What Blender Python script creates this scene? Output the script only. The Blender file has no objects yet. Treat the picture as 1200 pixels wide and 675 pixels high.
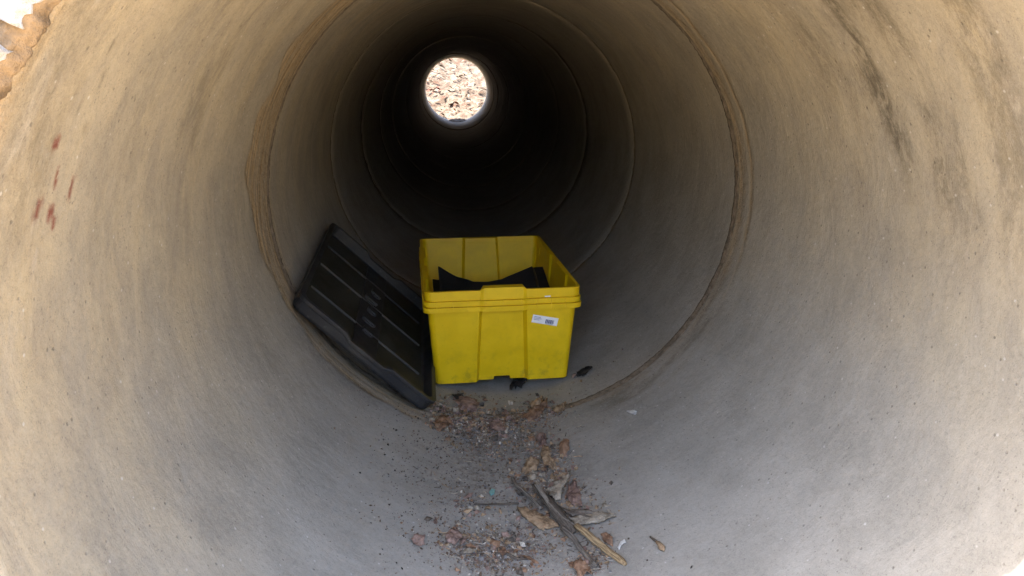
import bpy, bmesh, math, random
import numpy as np
from mathutils import Vector, Matrix, noise
random.seed(7)
SC = bpy.context.scene
C = SC.collection
PI = math.pi
# ------------------------------------------------------------------ camera
R = 0.65                                   # inner radius of the culvert, axis along +Y at x=0, z=0
CAM = Vector((-0.2665*R, 0.0, 0.5315*R)); PITCH = -0.2822; YAW = 0.0893; FPX = 868.31
cp, sp, cy, sy = math.cos(PITCH), math.sin(PITCH), math.cos(YAW), math.sin(YAW)
FW = Vector((sy*cp, cy*cp, sp)); RT = Vector((cy, -sy, 0)); UP = RT.cross(FW)
cd = bpy.data.cameras.new('camera'); cam = bpy.data.objects.new('camera', cd); C.objects.link(cam)
cam.matrix_world = Matrix(((RT.x, UP.x, -FW.x, CAM.x), (RT.y, UP.y, -FW.y, CAM.y), (RT.z, UP.z, -FW.z, CAM.z), (0, 0, 0, 1)))
cd.sensor_width = 36; cd.lens = FPX/1200*36; cd.clip_start = 0.02; cd.clip_end = 2000
SC.camera = cam
# ------------------------------------------------------------------ sky, sun, exposure
SUN_EL, SUN_TO = math.radians(71), math.radians(76.5)      # elevation, heading the light travels (from +Y to +X)
w = bpy.data.worlds.new('World'); SC.world = w; w.use_nodes = True
nt = w.node_tree; sky = nt.nodes.new('ShaderNodeTexSky'); sky.sky_type = 'NISHITA'; sky.sun_disc = False
sky.sun_elevation = SUN_EL; sky.sun_rotation = SUN_TO + PI; sky.dust_density = 3.0; sky.air_density = 0.9
bgn = nt.nodes['Background']; bgn.inputs[1].default_value = 0.15
nt.links.new(sky.outputs[0], bgn.inputs[0])
sd = Vector((math.sin(SUN_TO)*math.cos(SUN_EL), math.cos(SUN_TO)*math.cos(SUN_EL), -math.sin(SUN_EL)))
sl = bpy.data.lights.new('sun', 'SUN'); sl.energy = 3.2; sl.angle = math.radians(0.5); sl.color = (1, 0.95, 0.87)
so = bpy.data.objects.new('sun', sl); C.objects.link(so); so.rotation_euler = sd.to_track_quat('-Z', 'Y').to_euler()
so.location = (-3, -1, 8)
SC.view_settings.view_transform = 'Standard'; SC.view_settings.look = 'None'; SC.view_settings.gamma = 1
SC.view_settings.exposure = 3.33
SC.render.engine = 'CYCLES'
SC.cycles.max_bounces = 10; SC.cycles.diffuse_bounces = 7

# ------------------------------------------------------------------ helpers
def at(px, py, inset=0.0):
    "point where the sight line through a photo pixel meets the pipe's inner wall"
    d = FW + RT*((px-600)/FPX) - UP*((py-337.5)/FPX)
    a = d.x**2+d.z**2; b = CAM.x*d.x+CAM.z*d.z; c = CAM.x**2+CAM.z**2-(R-inset)**2
    return CAM + d*((-b+math.sqrt(b*b-a*c))/a)
def thy(px, py):
    p = at(px, py); return math.atan2(p.x, -p.z), p.y
def surf(th, y, h=0.0):
    return Vector((math.sin(th)*(R-h), y, -math.cos(th)*(R-h)))
def tag(o, label=None, cat=None, group=None, kind=None):
    if label: o['label'] = label
    if cat: o['category'] = cat
    if group: o['group'] = group
    if kind: o['kind'] = kind
    return o
def obj(name, verts, faces, mat, parent=None, smooth=False, bevel=0):
    m = bpy.data.meshes.new(name); m.from_pydata([tuple(v) for v in verts], [], faces); m.update()
    m.materials.append(mat)
    if smooth: m.polygons.foreach_set('use_smooth', [True]*len(m.polygons))
    o = bpy.data.objects.new(name, m); C.objects.link(o)
    if parent: o.parent = parent
    if bevel:
        b = o.modifiers.new('bevel', 'BEVEL'); b.width = bevel; b.segments = 2; b.limit_method = 'ANGLE'; b.angle_limit = math.radians(35)
    return o
def fixn(o):
    bm = bmesh.new(); bm.from_mesh(o.data); bmesh.ops.recalc_face_normals(bm, faces=bm.faces); bm.to_mesh(o.data); bm.free(); return o
def empty(name, M=None):
    o = bpy.data.objects.new(name, None); C.objects.link(o); o.empty_display_size = 0.1
    if M is not None: o.matrix_world = M
    return o
def box(V, F, x0, x1, y0, y1, z0, z1):
    n = len(V)
    V += [(x, y, z) for z in (z0, z1) for y in (y0, y1) for x in (x0, x1)]
    F += [[n+i for i in f] for f in ((0, 2, 3, 1), (4, 5, 7, 6), (0, 1, 5, 4), (2, 6, 7, 3), (0, 4, 6, 2), (1, 3, 7, 5))]
def sm(x, a, b):
    t = min(1, max(0, (x-a)/(b-a))); return t*t*(3-2*t)
def nz(x, y, z, s=1.0): return noise.noise(Vector((x*s, y*s, z*s)))
def fbm(x, y, z, oc=4): return noise.fractal(Vector((x, y, z)), 1.0, 2.0, oc)

def lean(z): return 0.085*z-0.0145
class Mat:
    "tiny node builder"
    def __init__(s, name, rough=0.8, spec=0.3):
        s.m = bpy.data.materials.new(name); s.m.use_nodes = True; s.t = s.m.node_tree
        s.b = s.t.nodes['Principled BSDF']; s.b.inputs['Roughness'].default_value = rough
        s.b.inputs['Specular IOR Level'].default_value = spec
        s.tc = s.t.nodes.new('ShaderNodeTexCoord').outputs['Object']
    def n(s, typ, **kw):
        n = s.t.nodes.new(typ)
        for k, v in kw.items(): setattr(n, k, v)
        return n
    def put(s, inp, v):
        if hasattr(v, 'is_linked') or isinstance(v, bpy.types.NodeSocket): s.t.links.new(v, inp)
        elif isinstance(v, (tuple, list)) and len(v) == 3 and len(inp.default_value) == 4: inp.default_value = (*v, 1)
        else: inp.default_value = v
    def map(s, scale, loc=(0, 0, 0), src=None):
        n = s.n('ShaderNodeMapping'); s.put(n.inputs[0], src or s.tc); n.inputs['Scale'].default_value = scale; n.inputs['Location'].default_value = loc; return n.outputs[0]
    def noise(s, sc, det=4, rough=0.55, vec=None, dist=0):
        n = s.n('ShaderNodeTexNoise'); s.put(n.inputs['Vector'], vec or s.tc); n.inputs['Scale'].default_value = sc
        n.inputs['Detail'].default_value = det; n.inputs['Roughness'].default_value = rough; n.inputs['Distortion'].default_value = dist; return n.outputs[0]
    def vor(s, sc, vec=None, rnd=1, out='Distance'):
        n = s.n('ShaderNodeTexVoronoi'); s.put(n.inputs['Vector'], vec or s.tc); n.inputs['Scale'].default_value = sc; n.inputs['Randomness'].default_value = rnd; return n.outputs[out]
    def rng(s, v, a, b, c=0., d=1., smooth=True):
        n = s.n('ShaderNodeMapRange'); n.interpolation_type = 'SMOOTHSTEP' if smooth else 'LINEAR'
        s.put(n.inputs[0], v)
        for i, x in enumerate((a, b, c, d)): n.inputs[i+1].default_value = x
        return n.outputs[0]
    def mix(s, f, a, b, mode='MIX'):
        n = s.n('ShaderNodeMix', data_type='RGBA', blend_type=mode); s.put(n.inputs[0], f); s.put(n.inputs[6], a); s.put(n.inputs[7], b); return n.outputs[2]
    def math(s, op, a, b=0.0):
        n = s.n('ShaderNodeMath', operation=op); s.put(n.inputs[0], a); s.put(n.inputs[1], b); return n.outputs[0]
    def attr(s, name):
        n = s.n('ShaderNodeAttribute', attribute_name=name); return n
    def bump(s, h, strength=0.5, dist=0.01, prev=None):
        n = s.n('ShaderNodeBump'); s.put(n.inputs['Height'], h); n.inputs['Strength'].default_value = strength; n.inputs['Distance'].default_value = dist
        if prev is not None: s.put(n.inputs['Normal'], prev)
        return n.outputs[0]
    def done(s, col=None, rough=None, nrm=None):
        if col is not None: s.put(s.b.inputs['Base Color'], col)
        if rough is not None: s.put(s.b.inputs['Roughness'], rough)
        if nrm is not None: s.put(s.b.inputs['Normal'], nrm)
        return s.m

# ------------------------------------------------------------------ materials
def concrete():
    k = Mat('culvert_concrete', 0.88, 0.25)
    A = k.attr('wear_a'); B = k.attr('wear_b')
    sa = k.n('ShaderNodeSeparateColor'); k.put(sa.inputs[0], A.outputs['Color'])
    sb = k.n('ShaderNodeSeparateColor'); k.put(sb.inputs[0], B.outputs['Color'])
    tan, dark, crust = sa.outputs; dirt, red, pale = sb.outputs
    wv = k.noise(3.5, 3, 0.5); dv = k.n('ShaderNodeVectorMath', operation='SCALE'); k.put(dv.inputs[0], k.tc); dv = k.tc
    streak = k.map((3.4, 8.5, 3.4))
    streak2 = k.map((11, 26, 11), (3, 1, 2))
    n1 = k.noise(1.0, 6, 0.65, streak, 0.9); n2 = k.noise(1.0, 5, 0.65, streak2, 0.8); nb = k.noise(5, 5, 0.6); nf = k.noise(260, 3, 0.7); nm = k.noise(34, 5, 0.65)
    bl = k.noise(7, 9, 0.72, k.map((1, 1.7, 1), (3, 3, 3)), 0.6); fg = k.noise(420, 2, 0.8); mg = k.noise(110, 4, 0.75)
    base = k.mix(k.rng(nb, 0.3, 0.7), (0.228, 0.215, 0.184), (0.298, 0.281, 0.243))
    base = k.mix(k.rng(bl, 0.42, 0.66, 0, 0.45), base, (0.33, 0.31, 0.27))
    tcol = k.mix(k.rng(bl, 0.36, 0.62), (0.240, 0.197, 0.135), (0.338, 0.277, 0.178))
    tcol = k.mix(k.rng(n1, 0.36, 0.66, 0, 0.7), tcol, (0.395, 0.325, 0.20))
    tcol = k.mix(k.rng(n2, 0.48, 0.72, 0, 0.45), tcol, (0.225, 0.185, 0.132))
    tf = k.math('MULTIPLY', tan, k.rng(k.math('ADD', nb, k.math('MULTIPLY', bl, 0.3)), 0.35, 0.85, 0.6, 1.0))
    col = k.mix(tf, base, tcol)
    # white wash of lime
    col = k.mix(k.math('MULTIPLY', pale, k.rng(n2, 0.45, 0.7)), col, (0.40, 0.36, 0.29))
    # dark mildew streaks, broken up
    col = k.mix(k.math('MULTIPLY', dark, k.rng(k.noise(1, 7, 0.78, k.map((16, 34, 16)), 0.5), 0.36, 0.60, 0.1, 0.92)), col, (0.085, 0.070, 0.048))
    # faint dark drip streaks
    dr = k.noise(1.0, 6, 0.7, k.map((10, 60, 10), (9, 4, 1)), 0.5)
    col = k.mix(k.math('MULTIPLY', k.rng(dr, 0.58, 0.76), k.math('MULTIPLY', tan, 0.42)), col, (0.16, 0.11, 0.065))
    # soil crust at the joint
    ccol = k.mix(k.rng(k.noise(1.0, 5, 0.6, k.map((6, 80, 6))), 0.35, 0.7), (0.20, 0.14, 0.072), (0.42, 0.305, 0.165))
    col = k.mix(k.math('MULTIPLY', crust, k.rng(nm, 0.3, 0.6, 0.5, 1)), col, ccol)
    # floor dirt film with specks
    sp1 = k.rng(k.vor(120), 0.10, 0.22, 1, 0); sp_sel = k.rng(k.noise(14, 3), 0.5, 0.62)
    col = k.mix(k.math('MULTIPLY', dirt, k.rng(k.noise(60, 5, 0.75), 0.42, 0.62, 0.12, 0.75)), col, (0.10, 0.085, 0.068))
    col = k.mix(k.math('MULTIPLY', k.math('MULTIPLY', sp1, sp_sel), 0.55), col, (0.10, 0.09, 0.075))
    # pits and pale grains all over
    v2 = k.vor(38, k.map((1, 1, 1), (5, 5, 5)))
    col = k.mix(k.rng(v2, 0.06, 0.12, 0.55, 0), col, (0.12, 0.105, 0.085))
    v3 = k.vor(31, k.map((1, 1, 1), (2, 7, 3)))
    col = k.mix(k.rng(v3, 0.05, 0.10, 0.6, 0), col, (0.46, 0.44, 0.40))
    # reddish paint dabs
    col = k.mix(k.math('MULTIPLY', red, k.rng(k.noise(70, 4), 0.30, 0.46, 0, .95)), col, (0.145, 0.042, 0.028))
    gr = k.math('ADD', k.math('MULTIPLY', fg, .5), k.math('MULTIPLY', mg, .5))
    col = k.mix(k.rng(gr, 0.51, 0.66, 0, 0.42), col, (0.10, 0.088, 0.072))
    col = k.mix(k.rng(gr, 0.49, 0.36, 0, 0.22), col, (0.42, 0.385, 0.33))
    h = k.math('ADD', k.math('MULTIPLY', nm, 1.0), k.math('MULTIPLY', nf, 0.16))
    h = k.math('ADD', h, k.math('MULTIPLY', k.rng(v2, 0.04, 0.13), 0.35))
    h = k.math('ADD', h, k.math('MULTIPLY', n2, 0.3)); h = k.math('ADD', h, k.math('MULTIPLY', bl, 1.2))
    h = k.math('ADD', h, k.math('MULTIPLY', k.math('MULTIPLY', crust, nm), 3.0))
    return k.done(col, nrm=k.bump(h, 0.55, 0.004))
M_conc = concrete()
def simple(name, c1, c2, sc=20, rough=0.8, bs=0.3, bd=0.003, spec=0.3, stretch=None, lo=0.35, hi=0.65):
    k = Mat(name, rough, spec); v = k.map(stretch) if stretch else k.tc
    n = k.noise(sc, 5, 0.65, v)
    return k.done(k.mix(k.rng(n, lo, hi), c1, c2), nrm=k.bump(n, bs, bd))
M_mortar = simple('joint_mortar', (0.13, 0.105, 0.075), (0.25, 0.20, 0.145), 45, 0.95, 0.8, 0.006)
M_rimcrust = simple('mortar_rim', (0.13, 0.09, 0.052), (0.27, 0.195, 0.12), 30, 0.95, 0.9, 0.01)
def wallmat():
    k = Mat('whitewashed_render', 0.9, 0.2)
    n = k.noise(18, 6, 0.7); f = k.noise(160, 4, 0.7)
    c = k.mix(k.rng(n, 0.3, 0.7), (0.36, 0.345, 0.325), (0.50, 0.485, 0.465))
    c = k.mix(k.rng(f, 0.55, 0.75, 0, 0.6), c, (0.17, 0.155, 0.14))
    return k.done(c, nrm=k.bump(k.math('ADD', n, k.math('MULTIPLY', f, 0.4)), 0.9, 0.012))
M_wall = wallmat()
def soil():
    k = Mat('dry_soil', 0.95, 0.15)
    a = k.noise(0.6, 6, 0.6); b = k.noise(9, 6, 0.7); c = k.noise(70, 4, 0.7)
    col = k.mix(k.rng(a, 0.35, 0.65), (0.36, 0.26, 0.155), (0.46, 0.36, 0.235))
    col = k.mix(k.rng(b, 0.45, 0.7, 0, 0.6), col, (0.24, 0.165, 0.095))
    col = k.mix(k.rng(c, 0.5, 0.7, 0, 0.4), col, (0.52, 0.45, 0.35))
    return k.done(col, nrm=k.bump(b, 0.6, 0.03))
M_soil = soil()
def hillmat():
    k = Mat('sunlit_bank', 0.95, 0.1)
    a = k.noise(4.5, 6, 0.7); b = k.noise(7, 6, 0.75); c = k.noise(45, 4, 0.7)
    col = k.mix(k.rng(a, 0.4, 0.6), (0.060, 0.044, 0.032), (0.118, 0.098, 0.076))
    col = k.mix(k.rng(b, 0.52, 0.62, 0, 0.75), col, (0.075, 0.040, 0.027))
    col = k.mix(k.rng(c, 0.55, 0.7, 0, 0.5), col, (0.05, 0.036, 0.022))
    return k.done(col, nrm=k.bump(b, 0.8, 0.05))
M_hill = hillmat()
def yellow():
    k = Mat('yellow_plastic', 0.42, 0.45)
    g = k.n('ShaderNodeSeparateXYZ'); k.put(g.inputs[0], k.tc)
    n = k.noise(16, 5, 0.6); f = k.noise(90, 4, 0.7); 
    col = k.mix(k.rng(n, 0.3, 0.7), (0.68, 0.455, 0.002), (0.76, 0.52, 0.003))
    low = k.rng(g.outputs['Z'], 0.0, 0.13, 1, 0.0)
    scuff = k.math('MULTIPLY', k.rng(k.noise(24, 5, 0.7), 0.48, 0.68), k.math('ADD', k.math('MULTIPLY', low, 0.32), 0.08))
    col = k.mix(scuff, col, (0.16, 0.115, 0.02))
    col = k.mix(k.rng(k.vor(70), 0.05, 0.11, 0.35, 0), col, (0.12, 0.09, 0.02))
    return k.done(col, k.rng(n, 0.2, 0.8, 0.36, 0.55), k.bump(f, 0.12, 0.001))
M_yel = yellow()
def blackp(name, dust=0.35, base=(0.012, 0.013, 0.016), rough=0.45):
    k = Mat(name, rough, 0.4)
    n = k.noise(7, 5, 0.65); f = k.noise(120, 3, 0.7); sc = k.noise(1, 4, 0.6, k.map((30, 220, 30)))
    col = k.mix(k.rng(n, 0.4, 0.75, 0, dust), base, (0.085, 0.075, 0.055))
    col = k.mix(k.rng(f, 0.58, 0.75, 0, dust), col, (0.14, 0.13, 0.11))
    col = k.mix(k.rng(sc, 0.64, 0.72, 0, dust*0.6), col, (0.16, 0.16, 0.16))
    return k.done(col, k.rng(n, 0.3, 0.7, rough-0.08, rough+0.22), k.bump(f, 0.15, 0.001))
M_blk = blackp('black_plastic', 0.4)
M_blk2 = blackp('black_sheet', 0.12, (0.008, 0.010, 0.014), 0.38)
M_rib = blackp('scuffed_black_plastic', 0.6, (0.045, 0.045, 0.042), 0.4)
M_pan = blackp('dusty_black_panel', 0.45, (0.016, 0.015, 0.009), 0.6)
M_white = simple('sticker_paper', (0.72, 0.74, 0.76), (0.8, 0.81, 0.82), 40, 0.5, 0.05)
M_ink = simple('sticker_ink', (0.03, 0.04, 0.12), (0.05, 0.06, 0.16), 90, 0.6, 0.0)
M_ink2 = simple('sticker_grey_ink', (0.20, 0.23, 0.32), (0.32, 0.35, 0.42), 90, 0.6, 0.0)

# ------------------------------------------------------------------ setting: ground, bank and an added sky blocker
def ground():
    V = []; F = []
    xs = [-400, -120, -40, -15, -8, -5, -3, -2, -1.5, -1, -.5, 0, .5, 1, 1.5, 2, 3, 5, 8, 15, 40, 120, 400]
    ys = [-400, -120, -40, -15, -8, -5, -3.5, -2.5, -1.7, -1.0, -.4, 0, .3, .5, .69, .95, 3, 8, 14, 16, 17, 18, 22, 30, 60, 150, 400]
    for y in ys:
        for x in xs:
            z = -0.72 + (0.05*nz(x, y, 0, 0.7) if (y < 0 and y > -30) else 0)
            V.append((x, y, z))
    n = len(xs)
    for j in range(len(ys)-1):
        for i in range(n-1): F.append((j*n+i, j*n+i+1, (j+1)*n+i+1, (j+1)*n+i))
    o = obj('ground', V, F, M_soil, smooth=True); tag(o, 'dry tan soil around the culvert mouth', None, kind='structure')
ground()
def bank():
    # soil over and beside the pipe: an n shaped section run along the pipe
    prof = [(-30, -.9), (-24, 1.0), (-12, 1.6), (0, 1.75), (12, 1.6), (24, 1.0), (30, -.9), (.78, -.9), (.78, .1), (.55, .62), (0, .84), (-.55, .62), (-.78, .1), (-.78, -.9)]
    V = [(x, y, z) for y in (0.94, 16.6) for x, z in prof]; n = len(prof)
    F = [list(range(n)), list(range(2*n-1, n-1, -1))] + [(i, i+n, (i+1) % n+n, (i+1) % n) for i in range(n)]
    o = fixn(obj('embankment', V, F, M_soil)); tag(o, 'soil embankment covering the pipe', None, kind='structure')
    V = []; F = []
    nx, ny = 110, 90
    for j in range(ny):
        y = 17.6 + 22*(j/(ny-1))**1.3
        for i in range(nx):
            x = -9+18*i/(nx-1)
            s = y-17.6
            z = -0.74 + 0.52*s + (0.16*fbm(x*1.3, y*1.3, 2)+0.05*fbm(x*5, y*5, 7))*sm(s, 0, .5)
            V.append((x, y, z))
    for j in range(ny-1):
        for i in range(nx-1): F.append((j*nx+i, j*nx+i+1, (j+1)*nx+i+1, (j+1)*nx+i))
    o = obj('hillside', V, F, M_hill, smooth=True); tag(o, 'sunlit bank seen through the far opening', None, kind='structure')
bank()
def low_sky_blocker():  # unseen mound added behind the camera, blocks low sky light from the pipe
    V = []; F = []; nx, ny = 120, 26
    for j in range(ny):
        t = j/(ny-1); y = -4.2-5.5*t
        for i in range(nx):
            x = -16+32*i/(nx-1)
            z = -.8+2.5*sm(t, 0, .75)+(.35*fbm(x*.7, y*.7, 3)+.12*fbm(x*3, y*3, 8))*sm(t, 0, .2)
            V.append((x, y, z))
    for j in range(ny-1):
        for i in range(nx-1): F.append((j*nx+i, j*nx+i+1, (j+1)*nx+i+1, (j+1)*nx+i))
    k = Mat('sky_blocker_scrub', 0.95, 0.1); a = k.noise(3, 6, 0.7); c = k.noise(20, 5, .7)
    m = k.done(k.mix(k.rng(c, .5, .65, 0, .7), k.mix(k.rng(a, .4, .6), (0.045, 0.055, 0.025), (0.12, 0.10, 0.055)), (0.03, 0.035, 0.015)), nrm=k.bump(c, .8, .05))
    o = obj('bank', V, F, m, smooth=True); tag(o, 'unseen scrubby mound added to block low sky light facing the culvert mouth', None, kind='structure')
low_sky_blocker()
def litter():
    r = random.Random(3); V = []; F = []; mi = []
    mats = [simple('fallen_leaf_rust', (0.085, 0.030, 0.018), (0.13, 0.055, 0.035), 9), simple('fallen_leaf_straw', (0.11, 0.085, 0.055), (0.19, 0.158, 0.115), 9), simple('fallen_leaf_dark', (0.03, 0.02, 0.012), (0.06, 0.04, 0.025), 9)]
    for i in range(1100):
        x = r.gauss(0.1, 1.0); s = r.uniform(0.05, 6); y = 17.6+s
        rust = math.exp(-((x+0.35)/.35)**2-((s-1.15)/.22)**2)
        z = -0.70+0.52*s+0.05+0.16*fbm(x*1.3, y*1.3, 2)
        a = r.uniform(0, 2*PI); L = r.uniform(.04, .17)*(1.3 if rust > .3 else 1); W = L*r.uniform(.12, .5)
        t = Vector((math.cos(a), math.sin(a), r.uniform(0, .8))); b = Vector((-math.sin(a), math.cos(a), r.uniform(-.3, .9)))
        p = Vector((x, y, z)); n0 = len(V)
        V += [p-t*L/2, p+b*W/2+Vector((0, 0, .01)), p+t*L/2, p-b*W/2]; F.append((n0, n0+1, n0+2, n0+3))
        mi.append(0 if r.random() < .12+rust else (1 if r.random() < .75 else 2))
    o = obj('leaf_litter', V, F, mats[0])
    for m in mats[1:]: o.data.materials.append(m)
    o.data.polygons.foreach_set('material_index', mi)
    tag(o, 'rust and straw coloured leaf litter on the bank beyond the far opening', 'leaf litter', kind='stuff')
litter()

# ------------------------------------------------------------------ the culvert
pipe = empty('culvert_pipe', Matrix.Translation((0, 0.7, -R)))
tag(pipe, 'long round concrete culvert pipe running away into the dark', 'culvert pipe')
Y_JOINTS = [2.036 + 1.185*k for k in range(12)] + [16.75]
reds = [(64, 168, .006, .008), (66, 207, .003, .014), (83, 220, .004, .014), (44, 245, .006, .012), (59, 250, .006, .010), (63, 262, .005, .008)]
darks = [(128, 55, .006, .035), (118, 92, .005, .03), (108, 120, .004, .03), (100, 150, .006, .03), (112, 162, .004, .02), (92, 125, .004, .03), (88, 168, .005, .014), (95, 196, .004, .02), (140, 48, .004, .02)]
reds = [(*thy(a, b), c, d) for a, b, c, d in reds]; darks = [(*thy(a, b), c, d) for a, b, c, d in darks]
def wear(th, y):
    a = abs(th)
    lf = fbm(math.sin(th)*1.4, y*1.6, math.cos(th)*1.4, 4)
    st = fbm(math.sin(th)*1.6, y*9, math.cos(th)*1.6+5, 4)
    near = sm(y, 1.5, 0.75)
    shift = 0.25*lf + (0.28*near) + (0.16 if th < 0 else -0.12)
    tan = sm(a+shift, 0.95, 1.95)*(0.78+0.25*st)
    tan = max(0, min(1, tan))*(0.92 if th < 0 else 0.8)
    dark = 0
    if th > 1.4:
        yc = 1.225 - 0.02*math.sin(th*5)+.02*nz(th*4, 0, 0); e = sm(th, 1.68, 2.0)
        dark += 1.3*e*math.exp(-((y-yc)/.026)**2)*(0.65+0.35*sm(nz(th*9, y*4, 1), -.35, .3))
        dark += 0.75*e*math.exp(-((y-1.13)/.022)**2)*sm(nz(th*7, y*6, 9), -.2, .3)+.55*e*math.exp(-((y-1.28)/.03)**2)*sm(nz(th*6, y*7, 5), -.2, .3)
        dark += 0.38*sm(th, 1.9, 2.2)*math.exp(-((y-1.40)/.06)**2)*sm(st, -.2, .4)
        dark += 0.55*sm(st, .0, .45)*sm(y, 1.55, 1.1)*sm(th, 1.5, 1.9)
    else:
        e = sm(-th, 1.7, 2.0)
        dark += 0.42*e*sm(st, 0.0, .45)*sm(y, 1.75, 1.3)
        dark += 0.25*e*math.exp(-((y-1.06)/.05)**2)
    for t0, y0, dy, dt in darks:
        if abs(th-t0) < .15 and abs(y-y0) < .05: dark += 1.0*math.exp(-((y-y0)/(dy*.6))**2-((th-t0)*R/(dt*.33))**2)
    if 0.25 < th < 1.6 and 1.7 < y < 2.2:
        fan = sm(th, .3, .5)*sm(th, 1.5, .95)
        dark += fan*.55*sm(y, 1.88-.05*(1.2-th), 1.94)*sm(y, 2.07, 2.01)*sm(nz(th*3, y*26, 4), -.4, .25)
    crust = 0
    # soil smeared along the first joint: wide on the left, a thin line on the right
    if y < 2.3:
        jl = 0.0
        if th < 0:
            wdt = (0.10+0.13*sm(-th, 1.2, 1.9)*sm(-th, 3.1, 2.2))*(1+.35*nz(th*6, 2, 2))
            up = sm(-th, .15, .5)
            e0 = 2.03-wdt
            jl = up*sm(y, e0-.015, e0+.02)*(0.62+.38*sm(nz(th*3, y*40, 0), -.2, .3))
            jl += up*0.5*math.exp(-((y-e0)/.010)**2)
            if y > 2.04: jl *= sm(y, 2.10, 2.05)
        else:
            jl = 0.75*math.exp(-((y-2.00)/.028)**2)*sm(th, .3, .8)
            jl += 0.75*math.exp(-((y-(1.93-.02*nz(th*5, 0, 3)))/.012)**2)*sm(th, 1.0, 1.6)
            fan = sm(th, .35, .6)*sm(th, 1.5, .95)
            jl = jl*(1-.7*fan)+fan*0.10*sm(y, 1.86-.05*(1.2-th), 1.93)*sm(y, 2.12, 2.03)*sm(nz(th*3, y*26, 4), -.35, .15)
        crust = max(0, min(1, jl+.7*sm(y, .75, .715)*sm(a, 1.7, 2.0)))
    d2 = math.hypot((th*R-.01)/.20, (y-1.72)/.36)
    dirt = sm(a, .55, .10)*sm(y, 2.2, 1.95)*(0.6+.5*lf)*0.6
    dirt += 0.75*sm(d2, 1.1, .3)*sm(fbm(th*5, y*4, 3), -.3, .4)
    bx, byy = thy(556, 556); dirt += 1.0*math.exp(-((th-bx)*R/.045)**2-((y-byy)/.08)**2)
    bx, byy = thy(585, 640); dirt += .6*math.exp(-((th-bx)*R/.09)**2-((y-byy)/.07)**2)
    bx, byy = thy(560, 500); dirt += .6*math.exp(-((th-bx)*R/.11)**2-((y-byy)/.10)**2)
    # darker band along the near edge of the lid
    dirt += 0.5*sm(-th, .5, .65)*sm(-th, 1.25, 1.0)*math.exp(-((y-1.90)/.03)**2)
    red = 0
    for t0, y0, dy, dt in reds:
        if abs(th-t0) < .15 and abs(y-y0) < .06: red += 1.3*math.exp(-((y-y0+(th-t0)*.12)/dy)**4-((th-t0)*R/dt)**4)
    pale = 0.6*sm(a, 1.4, 1.9)*sm(st, .1, .5)*near + (0.5*math.exp(-((y-1.27)/.02)**2)*sm(th, 1.6, 1.9) if th > 0 else 0)
    cl = lambda v: max(0, min(1, v))
    return (cl(tan), cl(dark), crust, 1), (cl(dirt), cl(red), cl(pale), 1)
def section(y0, y1, idx):
    rj = random.Random(idx*13+5)
    hi = idx < 2
    nth = 720 if hi else 192
    step = 0.007 if idx == 0 else (0.014 if idx == 1 else 0.09)
    ch = 0.005 if idx < 2 else 0.0025
    dr = 0 if idx == 0 else (0.004 if idx == 1 else (.0040+.0012*(idx-1)+rj.uniform(0, .0006)))
    ox, oz = (0, 0) if idx < 2 else (rj.uniform(-.0015, .0015), rj.uniform(-.0015, .0015))
    ys = [y0+.5*ch]+list(np.linspace(y0+ch, y1-ch, max(3, int((y1-y0)/step))))+[y1-.5*ch]
    prof = [(y0, R+.10), (y0, R+ch)] + [(y, R+(ch*.35 if i in (0, len(ys)-1) else 0)) for i, y in enumerate(ys)] + [(y1, R+ch), (y1, R+.10)]
    if idx >= 5: ch = .009; dr = rj.uniform(.002, .010); ox, oz = rj.uniform(-.005, .005), rj.uniform(-.005, .005)
    V = []; ca = []; cb = []
    for k, (y, r) in enumerate(prof):
        for i in range(nth):
            th = 2*PI*i/nth-PI
            rr = r+dr+(0.0015*nz(math.sin(th)*2, y*2, math.cos(th)*2+idx) if r < R+.05 else 0)
            if r < R+.05 and (k < 4 or k > len(prof)-5): rr += (0.002 if idx < 2 else .004)*max(0, nz(math.sin(th)*14, y*9, math.cos(th)*14+idx))
            V.append((math.sin(th)*rr+ox, y, -math.cos(th)*rr+oz))
            if hi: p, q = wear(th, y)
            else:
                p = (0.55*sm(abs(th), 1.2, 2.2), .15, 0.12*sm(min(y-y0, y1-y), .08, .0), 1); q = (0.3*sm(abs(th), .5, .2), 0, 0, 1)
            ca.append(p); cb.append(q)
    F = []
    n = len(prof)
    for k in range(n):
        k2 = (k+1) % n
        for i in range(nth): F.append((k*nth+i, k2*nth+i, k2*nth+(i+1) % nth, k*nth+(i+1) % nth))
    V = [(x+.0077*max(0, y-3.2), y, z) for x, y, z in V]     # the run drifts a little to the right
    if idx == 0: V = [(x, y+(lean(z)-.002)*sm(y, 1.0, .70), z) for x, y, z in V]
    V = [(x, y-0.7, z+R) for x, y, z in V]
    o = obj('pipe_section', V, F, M_conc, pipe, smooth=True)
    for nm_, dat in (('wear_a', ca), ('wear_b', cb)):
        at_ = o.data.color_attributes.new(nm_, 'FLOAT_COLOR', 'POINT'); at_.data.foreach_set('color', np.array(dat, dtype=np.float32).ravel())
    return o
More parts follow.
